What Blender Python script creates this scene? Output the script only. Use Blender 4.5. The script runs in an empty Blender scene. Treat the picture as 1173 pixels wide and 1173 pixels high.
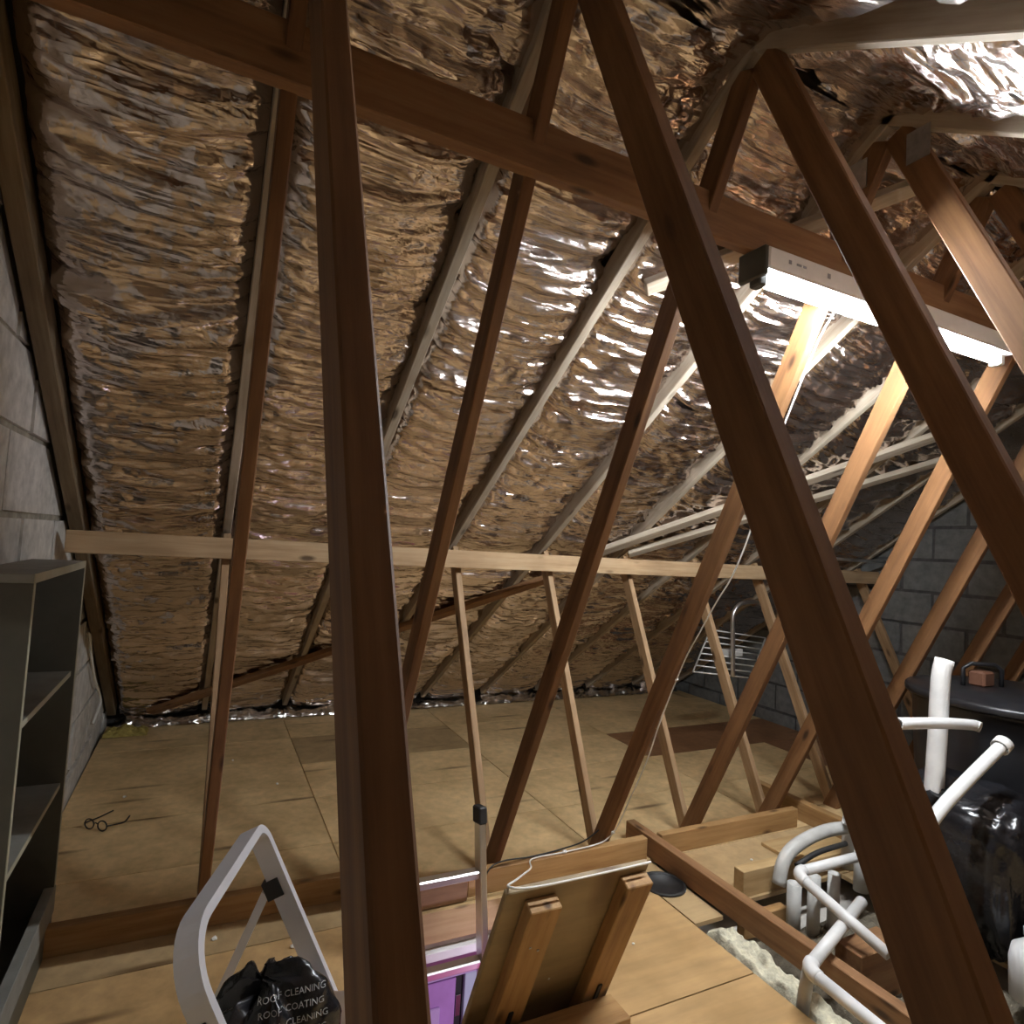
import bpy, bmesh, math, random
import numpy as np
from mathutils import Vector, Matrix
from mathutils.bvhtree import BVHTree

random.seed(7)
scene = bpy.context.scene
COL = scene.collection

# ------------------------------------------------------------------ camera
CAM = Vector((0.0, 0.0, 1.531))
yaw, pit, rol = (math.radians(a) for a in (26.145, 3.184, 3.301))
fw = Vector((math.sin(yaw) * math.cos(pit), math.cos(yaw) * math.cos(pit), math.sin(pit)))
rt = Vector((math.cos(yaw), -math.sin(yaw), 0.0))
up = rt.cross(fw)
rt2 = rt * math.cos(rol) + up * math.sin(rol)
up2 = up * math.cos(rol) - rt * math.sin(rol)
cd = bpy.data.cameras.new('camera')
cd.sensor_width = 36.0
cd.lens = 706.557 / 1173.0 * 36.0
cd.clip_start = 0.02
cam = bpy.data.objects.new('camera', cd)
COL.objects.link(cam)
M3 = Matrix((rt2, up2, -fw)).transposed()
cam.matrix_world = Matrix.Translation(CAM) @ M3.to_4x4()
scene.camera = cam

# ------------------------------------------------------------------ world, exposure
world = bpy.data.worlds.new('world')
scene.world = world
world.use_nodes = True
world.node_tree.nodes['Background'].inputs[0].default_value = (0.5, 0.45, 0.4, 1)
world.node_tree.nodes['Background'].inputs[1].default_value = 0.02
scene.view_settings.view_transform = 'Standard'
scene.view_settings.look = 'None'
scene.view_settings.gamma = 1.0
scene.view_settings.use_curve_mapping = False
scene.view_settings.exposure = 0.62
TUBE_STRENGTH = 290.0
ROOM_LAMP = 16.0

# ------------------------------------------------------------------ materials
def new_mat(name):
    m = bpy.data.materials.new(name)
    m.use_nodes = True
    nt = m.node_tree
    return m, nt, nt.nodes['Principled BSDF'], nt.links.new

def set_in(b, **k):
    names = {'color': 'Base Color', 'rough': 'Roughness', 'metal': 'Metallic', 'spec': 'Specular IOR Level',
             'coat': 'Coat Weight', 'trans': 'Transmission Weight'}
    for n, v in k.items():
        b.inputs[names[n]].default_value = v

def mapping(nt, scale, coord='Object', rand=True):
    L = nt.links.new
    tc = nt.nodes.new('ShaderNodeTexCoord')
    mp = nt.nodes.new('ShaderNodeMapping')
    mp.inputs['Scale'].default_value = scale
    L(tc.outputs[coord], mp.inputs['Vector'])
    if rand:
        oi = nt.nodes.new('ShaderNodeObjectInfo')
        mu = nt.nodes.new('ShaderNodeMath'); mu.operation = 'MULTIPLY'; mu.inputs[1].default_value = 37.0
        L(oi.outputs['Random'], mu.inputs[0])
        cb = nt.nodes.new('ShaderNodeCombineXYZ')
        for i in range(3): L(mu.outputs[0], cb.inputs[i])
        L(cb.outputs[0], mp.inputs['Location'])
    return mp.outputs[0]

def noise(nt, vec, scale, detail=4, rough=.6):
    n = nt.nodes.new('ShaderNodeTexNoise')
    n.inputs['Scale'].default_value = scale
    n.inputs['Detail'].default_value = detail
    n.inputs['Roughness'].default_value = rough
    if vec is not None: nt.links.new(vec, n.inputs['Vector'])
    return n.outputs['Fac']

def ramp(nt, fac, stops):
    r = nt.nodes.new('ShaderNodeValToRGB')
    el = r.color_ramp.elements
    while len(el) < len(stops): el.new(.5)
    for e, (p, c) in zip(el, stops):
        e.position = p
        e.color = (c[0], c[1], c[2], 1)
    nt.links.new(fac, r.inputs[0])
    return r.outputs[0]

def bump(nt, b, height, strength, dist):
    n = nt.nodes.new('ShaderNodeBump')
    n.inputs['Strength'].default_value = strength
    n.inputs['Distance'].default_value = dist
    nt.links.new(height, n.inputs['Height'])
    nt.links.new(n.outputs[0], b.inputs['Normal'])

def mixc(nt, fac, a, c, mode='MIX'):
    m = nt.nodes.new('ShaderNodeMix'); m.data_type = 'RGBA'; m.blend_type = mode
    for sock, v in ((m.inputs[0], fac), (m.inputs[6], a), (m.inputs[7], c)):
        if isinstance(v, (int, float)): sock.default_value = v
        elif isinstance(v, tuple): sock.default_value = (v[0], v[1], v[2], 1)
        else: nt.links.new(v, sock)
    return m.outputs[2]

def wood(name, dark, mid, light, rough=.62, gs=(14, 14, .9), knots=True):
    m, nt, b, L = new_mat(name)
    v = mapping(nt, gs)
    f = noise(nt, v, 2.2, 5, .65)
    col = ramp(nt, f, [(.25, dark), (.5, mid), (.78, light)])
    v2 = mapping(nt, (3.0, 3.0, 2.0))
    f2 = noise(nt, v2, 1.3, 3)
    col = mixc(nt, ramp(nt, f2, [(.3, (.72, .72, .72)), (.7, (1.05, 1.05, 1.05))]), (0, 0, 0), col) if False else mixc(nt, 1.0, col, ramp(nt, f2, [(.3, (.74, .72, .70)), (.7, (1, 1, 1))]), 'MULTIPLY')
    if knots:
        vo = nt.nodes.new('ShaderNodeTexVoronoi'); vo.inputs['Scale'].default_value = 1.0
        L(mapping(nt, (9, 9, 3.2)), vo.inputs['Vector'])
        k = ramp(nt, vo.outputs['Distance'], [(.07, (1, 1, 1)), (.16, (0, 0, 0))])
        col = mixc(nt, k, col, tuple(c * .35 for c in dark))
    L(col, b.inputs['Base Color'])
    set_in(b, rough=rough, spec=.3)
    bump(nt, b, f, .25, .004)
    return m

def flat(name, color, rough=.5, metal=0.0, var=.12, scale=12, spec=.5, bumpd=0.0):
    m, nt, b, L = new_mat(name)
    f = noise(nt, mapping(nt, (1, 1, 1)), scale, 4)
    lo = tuple(c * (1 - var) for c in color); hi = tuple(min(1, c * (1 + var)) for c in color)
    L(ramp(nt, f, [(.3, lo), (.7, hi)]), b.inputs['Base Color'])
    set_in(b, rough=rough, metal=metal, spec=spec)
    if bumpd: bump(nt, b, f, .6, bumpd)
    return m

M = {}
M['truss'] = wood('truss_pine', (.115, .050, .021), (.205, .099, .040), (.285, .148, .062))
M['rafter'] = wood('dusty_rafter', (.30, .235, .165), (.46, .39, .30), (.58, .51, .41), rough=.8)
M['gable_rafter'] = wood('old_rafter', (.12, .085, .05), (.20, .15, .09), (.30, .24, .16), rough=.8)
M['purlin'] = wood('pale_purlin', (.33, .20, .10), (.50, .34, .19), (.60, .45, .28), rough=.7)
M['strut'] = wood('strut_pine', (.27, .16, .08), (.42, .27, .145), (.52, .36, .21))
M['beam'] = wood('brace_timber', (.17, .080, .035), (.28, .145, .065), (.37, .21, .10), rough=.6)
M['joist'] = wood('joist_pine', (.26, .13, .05), (.42, .24, .095), (.52, .33, .15))
M['batten'] = wood('pale_batten', (.42, .26, .11), (.56, .38, .18), (.66, .47, .25))

def ply(name, tone):
    m, nt, b, L = new_mat(name)
    v = mapping(nt, (1.2, 9, 9))
    f = noise(nt, v, 2.0, 5, .6)
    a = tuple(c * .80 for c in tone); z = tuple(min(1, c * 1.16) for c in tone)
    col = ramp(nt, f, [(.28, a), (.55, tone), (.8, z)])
    vo = nt.nodes.new('ShaderNodeTexVoronoi'); vo.inputs['Scale'].default_value = 1.0
    L(mapping(nt, (3.2, 8.0, 1)), vo.inputs['Vector'])
    k = ramp(nt, vo.outputs['Distance'], [(.06, (.8, .8, .8)), (.20, (0, 0, 0))])
    col = mixc(nt, k, col, (.13, .065, .025))
    blot = noise(nt, mapping(nt, (1, 1, 1)), 2.4, 4)
    col = mixc(nt, 1.0, col, ramp(nt, blot, [(.3, (.72, .69, .64)), (.62, (1, 1, 1))]), 'MULTIPLY')
    L(col, b.inputs['Base Color'])
    set_in(b, rough=.55, spec=.35)
    bump(nt, b, f, .12, .002)
    return m
M['ply'] = ply('plywood_board', (.76, .545, .28))
M['ply_near'] = ply('orange_plywood_board', (.54, .345, .155))
M['lid'] = ply('shade_toned_lid_board', (.34, .25, .135))  # board colour darkened to carry the shade on the backlit lid
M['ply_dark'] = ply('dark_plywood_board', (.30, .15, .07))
M['chip'] = ply('chipboard', (.50, .35, .18))

def foil_mat(name, tone):
    m, nt, b, L = new_mat(name)
    v = mapping(nt, (3.0, 16, 16), rand=True)
    f = noise(nt, v, 3.0, 2, .5)
    v2 = mapping(nt, (14, 26, 26), rand=True)
    f2 = noise(nt, v2, 2.0, 5, .6)
    dirt = noise(nt, mapping(nt, (1, 1, 1)), 2.2, 5)
    lo = tuple(c * .78 for c in tone)
    col = ramp(nt, dirt, [(.35, lo), (.65, tone)])
    L(col, b.inputs['Base Color'])
    set_in(b, metal=1.0)
    r = ramp(nt, dirt, [(.3, (.27, .27, .27)), (.7, (.16, .16, .16))])
    L(r, b.inputs['Roughness'])
    hs = [(f, .22)]
    for sc_, w_, rot in (((2.0, 26, 26), -1.1, .03), ((5, 42, 42), -.32, -.08), ((12, 17, 17), -.60, .5), ((26, 36, 36), -.16, -.5)):
        mv = mapping(nt, sc_)
        mv.node.inputs['Rotation'].default_value = (0, 0, rot)
        nn = noise(nt, mv, 1.0, 1, .4)
        sb = nt.nodes.new('ShaderNodeMath'); sb.operation = 'SUBTRACT'; sb.inputs[1].default_value = .5; L(nn, sb.inputs[0])
        ab = nt.nodes.new('ShaderNodeMath'); ab.operation = 'ABSOLUTE'; L(sb.outputs[0], ab.inputs[0])
        hs.append((ab.outputs[0], w_))
    acc = None
    for sock, w_ in hs:
        ad = nt.nodes.new('ShaderNodeMath'); ad.operation = 'MULTIPLY_ADD'; ad.inputs[1].default_value = w_
        L(sock, ad.inputs[0])
        if acc is not None: L(acc, ad.inputs[2])
        else: ad.inputs[2].default_value = 0
        acc = ad.outputs[0]
    bump(nt, b, acc, .9, .0135)
    return m
M['foil'] = foil_mat('foil', (.79, .695, .645))
M['foil_bright'] = foil_mat('bright_foil', (.82, .80, .76))

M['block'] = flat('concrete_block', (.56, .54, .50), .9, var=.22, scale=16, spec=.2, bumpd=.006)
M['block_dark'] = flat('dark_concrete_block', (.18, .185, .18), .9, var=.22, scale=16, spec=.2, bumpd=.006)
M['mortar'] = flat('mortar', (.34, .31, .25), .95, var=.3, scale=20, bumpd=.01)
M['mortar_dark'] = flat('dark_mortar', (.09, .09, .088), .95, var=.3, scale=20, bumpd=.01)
M['felt'] = flat('roofing_felt', (.05, .045, .04), .95)
M['plaster'] = flat('plasterboard', (.5, .47, .42), .9)
M['white_plastic'] = flat('white_plastic', (.80, .80, .80), .35, var=.05)
M['pvc'] = flat('white_pipe_plastic', (.70, .69, .67), .4, var=.08)
M['pvc_grey'] = flat('aged_pipe_plastic', (.50, .49, .46), .5, var=.14)
M['black_plastic'] = flat('black_sheet_plastic', (.012, .012, .014), .22, var=.3, bumpd=.01, scale=9)
M['black_tank'] = flat('black_tank_plastic', (.016, .016, .018), .32, var=.2)
M['black_rubber'] = flat('black_rubber', (.015, .014, .014), .6)
M['alu'] = flat('aluminium', (.78, .78, .80), .3, metal=1.0, var=.06)
M['white_alu'] = flat('white_coated_metal', (.72, .72, .76), .35, metal=.35, var=.04)
M['steel'] = flat('galvanised_plate', (.45, .45, .46), .45, metal=1.0, var=.2, scale=30)
M['chrome'] = flat('chrome_wire', (.75, .75, .77), .2, metal=1.0)
M['grey_board'] = flat('grey_green_board', (.075, .070, .052), .5, var=.1)
M['grey_top'] = flat('dusty_grey_board', (.22, .215, .19), .6, var=.15)
M['grey_board_in'] = flat('dark_grey_board', (.055, .058, .048), .5, var=.12)
M['grey_edge'] = flat('pale_edging', (.36, .345, .25), .5, var=.1)
M['white_wire'] = flat('white_cable', (.78, .76, .70), .5, var=.05)
M['black_wire'] = flat('black_cable', (.012, .012, .012), .5)
M['wool'] = flat('mineral_wool', (.60, .56, .42), 1.0, var=.35, scale=25, spec=.1, bumpd=.03)
M['wool_dark'] = flat('void_shade_wool', (.13, .11, .08), 1.0, var=.35, scale=25, spec=.1, bumpd=.03)  # shade of the dark void around the pipes put into the wool colour
M['wool_yellow'] = flat('yellow_wool', (.42, .33, .10), 1.0, var=.35, scale=25, spec=.1, bumpd=.03)
M['pink'] = flat('magenta_paint', (.48, .055, .19), .7, var=.04)
M['lilac'] = flat('lilac_gloss_paint', (.62, .50, .80), .4, var=.04)
M['lilac_door'] = flat('lilac_door_paint', (.52, .30, .68), .5, var=.08)
M['pale_blue'] = flat('pale_blue_paint', (.55, .72, .80), .5, var=.04)
M['carpet'] = flat('grey_carpet', (.25, .22, .24), 1.0)
M['print'] = flat('grey_print', (.34, .34, .33), .6, var=.05)
M['mark'] = flat('faint_print', (.30, .31, .35), .6, var=.05)
M['brown_lid'] = flat('brown_plastic', (.16, .07, .04), .5)

m, nt, b, L = new_mat('tube_glow')
b.inputs['Base Color'].default_value = (1, 1, 1, 1)
b.inputs['Emission Color'].default_value = (.90, .95, 1.0, 1)
b.inputs['Emission Strength'].default_value = TUBE_STRENGTH
M['tube'] = m
m, nt, b, L = new_mat('lens_glass')
set_in(b, color=(.9, .9, .9, 1), rough=.05, trans=1.0)
M['lens'] = m

# ------------------------------------------------------------------ helpers
def world_of(o):
    return o.matrix_basis.copy() if o.parent is None else world_of(o.parent) @ o.matrix_basis

def link(name, mesh, mat, parent=None, mw=None, smooth=False):
    o = bpy.data.objects.new(name, mesh)
    COL.objects.link(o)
    if mat is not None and not mesh.materials: mesh.materials.append(M[mat] if isinstance(mat, str) else mat)
    if smooth:
        for f in mesh.polygons: f.use_smooth = True
    if parent is not None:
        o.parent = parent
        o.matrix_basis = world_of(parent).inverted() @ (mw if mw is not None else Matrix.Identity(4))
    elif mw is not None:
        o.matrix_basis = mw
    return o

def bmobj(name, bm, mat, parent=None, mw=None, smooth=False):
    me = bpy.data.meshes.new(name)
    bmesh.ops.recalc_face_normals(bm, faces=bm.faces)
    bm.to_mesh(me); bm.free()
    return link(name, me, mat, parent, mw, smooth)

def thing(name, loc, label, cat, group=None):
    o = bpy.data.objects.new(name, None)
    COL.objects.link(o)
    o.location = loc
    o.empty_display_size = .1
    return tag(o, label, cat, group)

def tag(o, label, cat, group=None, kind=None):
    o['label'] = label; o['category'] = cat
    if group: o['group'] = group
    if kind: o['kind'] = kind
    return o

def struct(o, label=None, cat=None):
    o['kind'] = 'structure'
    if label: o['label'] = label
    if cat: o['category'] = cat
    return o

def box_bm(x0, x1, y0, y1, z0, z1, bev=.003, bm=None):
    own = bm is None
    b = bmesh.new()
    v = [b.verts.new((x, y, z)) for x in (x0, x1) for y in (y0, y1) for z in (z0, z1)]
    for f in ((0, 1, 3, 2), (4, 6, 7, 5), (0, 4, 5, 1), (2, 3, 7, 6), (0, 2, 6, 4), (1, 5, 7, 3)):
        b.faces.new([v[i] for i in f])
    if bev:
        bmesh.ops.bevel(b, geom=b.edges[:], offset=bev, segments=1, affect='EDGES')
    bmesh.ops.recalc_face_normals(b, faces=b.faces)
    if own: return b
    me = bpy.data.meshes.new('t'); b.to_mesh(me); b.free(); bm.from_mesh(me); bpy.data.meshes.remove(me)
    return bm

def box(name, x0, x1, y0, y1, z0, z1, mat, parent=None, bev=.003):
    """axis-aligned box; its longest side becomes local Z for the grain"""
    c = Vector(((x0 + x1) / 2, (y0 + y1) / 2, (z0 + z1) / 2))
    d = [x1 - x0, y1 - y0, z1 - z0]
    ax = d.index(max(d))
    if ax == 2:
        R = Matrix.Identity(4); s = d
    elif ax == 0:
        R = Matrix(((0, 0, 1, 0), (0, 1, 0, 0), (-1, 0, 0, 0), (0, 0, 0, 1))); s = [d[2], d[1], d[0]]
    else:
        R = Matrix(((1, 0, 0, 0), (0, 0, 1, 0), (0, -1, 0, 0), (0, 0, 0, 1))); s = [d[0], d[2], d[1]]
    bm = box_bm(-s[0] / 2, s[0] / 2, -s[1] / 2, s[1] / 2, -s[2] / 2, s[2] / 2, bev)
    return bmobj(name, bm, mat, parent, Matrix.Translation(c) @ R)

def timber(name, p0, p1, w, d, mat, parent=None, side=(1, 0, 0), bev=.003, cut0=None, cut1=None):
    """timber from p0 to p1; w along 'side', d across; cut0/cut1: (axis point, normal) planes trimming the ends"""
    p0 = Vector(p0); p1 = Vector(p1)
    z = (p1 - p0).normalized()
    x = (Vector(side) - z * Vector(side).dot(z)).normalized()
    y = z.cross(x)
    R = Matrix((x, y, z)).transposed().to_4x4()
    Ln = (p1 - p0).length
    e0 = .15 if cut0 else 0; e1 = .15 if cut1 else 0
    bm = box_bm(-w / 2, w / 2, -d / 2, d / 2, -e0, Ln + e1, bev)
    mw = Matrix.Translation(p0) @ R
    inv = mw.inverted()
    for c in (cut0, cut1):
        if c:
            co = inv @ Vector(c[0]); no = inv.to_3x3() @ Vector(c[1])
            r = bmesh.ops.bisect_plane(bm, geom=bm.verts[:] + bm.edges[:] + bm.faces[:], plane_co=co, plane_no=no, clear_outer=True)
            ed = [g for g in r['geom_cut'] if isinstance(g, bmesh.types.BMEdge)]
            try: bmesh.ops.contextual_create(bm, geom=ed)
            except Exception: pass
    return bmobj(name, bm, mat, parent, mw)

def smooth_path(pts, n=8):
    P = [Vector(p) for p in pts]
    if len(P) < 3: return P
    Q = [P[0] * 2 - P[1]] + P + [P[-1] * 2 - P[-2]]
    out = []
    for i in range(1, len(Q) - 2):
        a, b, c, d = Q[i - 1:i + 3]
        for k in range(n):
            t = k / n
            out.append(.5 * ((2 * b) + (c - a) * t + (2 * a - 5 * b + 4 * c - d) * t * t + (3 * b - a - 3 * c + d) * t ** 3))
    out.append(P[-1])
    return out

def sweep_bm(path, prof, bm=None, cap=True, upv=None, closed=False, scales=None):
    """sweep profile (list of 2D points) along path"""
    bm = bm or bmesh.new()
    n = len(path)
    path = [Vector(p) for p in path]
    rings = []
    prev = None
    for i, p in enumerate(path):
        a = path[i - 1] if (i > 0 or closed) else path[i]
        c = path[(i + 1) % n] if (i < n - 1 or closed) else path[i]
        t = (c - a).normalized()
        if upv is not None: ref = Vector(upv)
        elif prev is not None: ref = prev
        else: ref = Vector((0, 0, 1)) if abs(t.z) < .9 else Vector((1, 0, 0))
        x = (ref - t * ref.dot(t)).normalized()
        y = t.cross(x)
        prev = x
        s = scales[i] if scales else 1
        rings.append([bm.verts.new(p + x * (q[0] * s) + y * (q[1] * s)) for q in prof])
    m_ = len(prof)
    for i in range(n if closed else n - 1):
        r0, r1 = rings[i], rings[(i + 1) % n]
        for k in range(m_):
            bm.faces.new((r0[k], r0[(k + 1) % m_], r1[(k + 1) % m_], r1[k]))
    if cap and not closed:
        bm.faces.new(rings[0]); bm.faces.new(rings[-1])
    return bm

def circ(r, n=10):
    return [(r * math.cos(2 * math.pi * k / n), r * math.sin(2 * math.pi * k / n)) for k in range(n)]

def rect(a, b):
    return [(-a / 2, -b / 2), (a / 2, -b / 2), (a / 2, b / 2), (-a / 2, b / 2)]

def tube(name, pts, r, mat, parent=None, n=10, smooth_n=0, cap=True):
    path = smooth_path(pts, smooth_n) if smooth_n else pts
    return bmobj(name, sweep_bm(path, circ(r, n), cap=cap), mat, parent, smooth=True)

def pipe_bm(pts, r, wall=.003, n=16, sm=0, bm=None):
    """hollow open pipe"""
    path = smooth_path(pts, sm) if sm else [Vector(p) for p in pts]
    bm = sweep_bm(path, circ(r, n), cap=False, bm=bm)
    nb = len(bm.verts)
    o0 = [v for v in bm.verts][-len(path) * n:]
    sweep_bm(path, circ(r - wall, n), cap=False, bm=bm)
    bm.verts.ensure_lookup_table()
    o1 = [v for v in bm.verts][-len(path) * n:]
    for base in (0, (len(path) - 1) * n):
        for k in range(n):
            bm.faces.new((o0[base + k], o0[base + (k + 1) % n], o1[base + (k + 1) % n], o1[base + k]))
    return bm

rng = np.random.RandomState(11)
def vnoise(u, v, seed):
    r = np.random.RandomState(seed).rand(256, 256)
    iu = np.floor(u).astype(int); iv = np.floor(v).astype(int)
    fu = u - iu; fv = v - iv
    fu = fu * fu * (3 - 2 * fu); fv = fv * fv * (3 - 2 * fv)
    a = r[iu % 256, iv % 256]; b_ = r[(iu + 1) % 256, iv % 256]
    c = r[iu % 256, (iv + 1) % 256]; d = r[(iu + 1) % 256, (iv + 1) % 256]
    return (a * (1 - fu) + b_ * fu) * (1 - fv) + (c * (1 - fu) + d * fu) * fv - .5

def grid_mesh(name, P):
    """P: (nu, nv, 3) array -> mesh"""
    nu, nv, _ = P.shape
    me = bpy.data.meshes.new(name)
    idx = np.arange(nu * nv).reshape(nu, nv)
    q = np.stack([idx[:-1, :-1], idx[1:, :-1], idx[1:, 1:], idx[:-1, 1:]], -1).reshape(-1, 4)
    me.vertices.add(nu * nv); me.vertices.foreach_set('co', P.reshape(-1).astype(np.float32))
    me.loops.add(q.size); me.loops.foreach_set('vertex_index', q.reshape(-1).astype(np.int32))
    me.polygons.add(len(q))
    me.polygons.foreach_set('loop_start', np.arange(0, q.size, 4, dtype=np.int32))
    me.polygons.foreach_set('loop_total', np.full(len(q), 4, dtype=np.int32))
    me.polygons.foreach_set('use_smooth', np.ones(len(q), dtype=bool))
    me.update(calc_edges=True)
    return me

# ------------------------------------------------------------------ layout numbers (metres)
X = lambda i: .088 + .6 * (i - 1)            # truss planes
XL, XR = -.58, 4.98                          # gable walls
YR, ZR = 1.22, 2.957                         # ridge, underside of rafters
SL = .67                                     # slope
YE = 5.50                                    # far eave at floor level
YEN = 2 * YR - YE
def zr(y): return ZR - SL * abs(y - YR)
NF = Vector((0, SL, 1)).normalized()         # outward normal, far slope
NN = Vector((0, -SL, 1)).normalized()
DF = Vector((0, 1, -SL)).normalized()        # down the far slope
DN = Vector((0, -1, -SL)).normalized()

# ------------------------------------------------------------------ floor: base and boards
base = bmesh.new()
HX0, HX1, HY0, HY1 = .70, 1.33, 1.82, 2.50   # loft hatch opening
for (a, b_, c, d) in ((XL, HX0, YEN, YE + .1), (HX1, XR, YEN, YE + .1), (HX0, HX1, YEN, HY0), (HX0, HX1, HY1, YE + .1)):
    box_bm(a, b_, c, d, -.16, -.13, 0, base)
floor = struct(bmobj('floor', base, 'plaster'))

GAP = .003
def board(x0, x1, y0, y1, mat='ply', z=0.0, th=.018):
    return box('floor_board', x0 + GAP, x1 - GAP, y0 + GAP, y1 - GAP, z - th, z, mat, floor, bev=0)
cols = [XL + .01, .68, 1.92, 3.14, 4.36, XR - .01]
rows = [2.70, 3.21, 3.785, 4.36, 4.93, YE + .07]
for ci in range(5):
    for ri in range(5):
        if ci == 0 and ri in (2, ): board(cols[0], cols[1], rows[2], rows[4]); continue
        if ci == 0 and ri == 3: continue
        mt = 'ply'
        if ci == 1 and ri == 3: mt = 'chip'
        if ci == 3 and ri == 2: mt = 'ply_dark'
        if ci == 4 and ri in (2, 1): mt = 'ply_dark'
        board(cols[ci], cols[ci + 1], rows[ri], rows[ri + 1], mt)
# ledge strip in front of the binder, then the near boards
board(XL + .01, HX0, 2.515, 2.70, 'chip')
board(HX0, 2.2, 2.515, 2.70, 'ply')
board(2.2, XR - .01, 2.515, 2.70, 'ply')
board(XL + .01, HX0, 1.60, 2.515, 'ply_near')
board(XL + .01, HX0, .38, 1.60)
board(HX1, 1.95, 1.70, 2.515, 'ply_near')
board(HX0, HX1, 1.52, HY0, 'ply_near')
board(HX1, 1.95, .48, 1.70, 'ply_near')
board(HX0, HX1, .48, 1.52)
board(1.957, 2.12, 2.02, 2.515, 'chip', z=-.004)
board(2.18, 3.30, 2.07, 2.515, 'chip')
board(3.30, XR - .01, 1.0, 2.515, 'chip')
board(2.95, 3.30, 1.0, 2.07, 'chip')
for x0, x1 in ((XL + .01, .70), (.70, 1.95), (1.95, 3.2), (3.2, XR - .01)):
    for y0, y1 in ((-.8, .38 if x0 < .6 else .48), (-1.9, -.8), (YEN + .1, -1.9)):
        board(x0, x1, y0, y1)
board(1.95, 2.95, .48, 1.0, 'chip'); board(2.95, XR - .01, .48, 1.0, 'chip')

# ------------------------------------------------------------------ ceiling: deck and foil sheets
bm = bmesh.new()
off = .13
for N_, ys in ((NF, (YR, YE + .35)), (NN, (YR, YEN - .35))):
    vs = []
    for o_ in (off, off + .03):
        for y in ys:
            for x in (XL - .1, XR + .1):
                vs.append(bm.verts.new(Vector((x, y, zr(y))) + Vector((0, 0, o_ / NF.z))))
    a, b_, c, d, e, f, g, h = vs
    for q in ((a, b_, d, c), (e, g, h, f), (a, e, f, b_), (c, d, h, g), (a, c, g, e), (b_, f, h, d)): bm.faces.new(q)
ceiling = struct(bmobj('ceiling', bm, 'felt'))

def foil(x0, x1, y0, y1, seed, near=False, du=.016, ds=.011, offs=.045, sag=.03, mat='foil', lapt=0.0, crumple=1.0):
    D = DN if near else DF; N_ = NN if near else NF
    s0 = abs(y0 - YR) / abs(D.y); s1 = abs(y1 - YR) / abs(D.y)
    nu = max(6, int((x1 - x0) / du)); nv = max(6, int((s1 - s0) / ds))
    u = np.linspace(0, 1, nu)[:, None] * np.ones((1, nv)); s = np.linspace(s0, s1, nv)[None, :] * np.ones((nu, 1))
    x = x0 + (x1 - x0) * u
    ss = s + .05 * (2 * u - 1) ** 2 * (1 + vnoise(s * 1.3, u * 0 + 3.3, seed + 9)) + .03 * vnoise(x * 3 + 5, s * 2, seed + 1)
    h = np.zeros_like(u)
    # long pleats across the bay
    a = vnoise(x * 1.6 + seed, ss * 13, seed + 2); h += .020 * (1 - 2 * np.abs(a) * 2)
    a = vnoise(x * 3.2 + seed, ss * 27, seed + 3); h += .013 * (1 - 4 * np.abs(a))
    a = vnoise(x * 1.0 + 4.4, ss * 36, seed + 10); h += .007 * (1 - np.sqrt(np.abs(a) * 2) * 1.6)
    a = vnoise(x * 7 + 2.2, ss * 48, seed + 4); h += .0055 * (1 - 4 * np.abs(a))
    # crumples, stronger toward the stapled edges
    edge = np.clip(np.abs(2 * u - 1) * 1.4 - .25, 0, 1)
    a = vnoise(x * 26, ss * 30, seed + 5); h += crumple * .006 * (1 - 4 * np.abs(a)) * (.25 + edge)
    a = vnoise(x * 12 + .6 * ss * 12, ss * 15 - x * 6, seed + 6); h += crumple * .008 * (1 - 4 * np.abs(a)) * (.2 + .8 * np.clip(vnoise(x * 2, ss * 1.4, seed + 7) * 3 + .4, 0, 1))
    h += sag * (1 - (2 * u - 1) ** 4) * (.8 + .8 * vnoise(s * 1.1, u * 0 + .5, seed + 8))
    h -= .03 * np.clip((np.abs(2 * u - 1) - .86) / .14, 0, 1)
    if lapt:
        h += lapt * np.clip((s - s1 + .09) / .09, 0, 1)
    o_ = -offs + h     # toward the room
    P = np.zeros(u.shape + (3,))
    P[..., 0] = x
    for k in (1, 2):
        P[..., k] = ((0, YR, ZR)[k] + s * D[k]) - N_[k] * o_
    me = grid_mesh('foil_sheet', P)
    return link('foil_sheet', me, mat, ceiling)

edges = [XL] + [X(i) for i in range(1, 10)] + [XR]
edges[0] = X(0)
laps = [2.33, 4.25, 4.66]
hw = .021
for i in range(len(edges) - 1):
    a, b_ = edges[i] + hw, edges[i + 1] - hw
    if i == len(edges) - 2: a, b_ = X(9) + hw, XR
    jit = [l + random.uniform(-.05, .05) for l in laps]
    if i in (1, 3, 4, 6): jit = [jit[0], 4.62 + random.uniform(-.05, .05)]
    if i >= 5: jit = [jit[0]]
    ys = [YR + .01] + jit + [YE + .09]
    for k in range(len(ys) - 1):
        fine = 1.0 if i < 7 else 1.5
        foil(a, b_, ys[k], ys[k + 1] + (.03 if k < len(ys) - 2 else 0), 100 + i * 17 + k, du=.016 * fine, ds=.0105 * fine,
             lapt=.035 if k < len(ys) - 2 else .0, offs=.055, sag=.03 if i else .012, crumple=.7 if i == 0 else 1.0)
for i in range(len(edges) - 1):
    a, b_ = edges[i] + hw, edges[i + 1] - hw
    vis = 3 <= i <= 6
    q = 1.2 if vis else 3.0
    foil(a, b_, YR - .01, -.6, 400 + i * 13, near=True, du=.018 * q, ds=.014 * q, offs=.066, sag=.03, crumple=1.5)
    foil(a, b_, -.6, YEN + .05, 480 + i * 13, near=True, du=.06, ds=.05, offs=.05, sag=.03)
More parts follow.
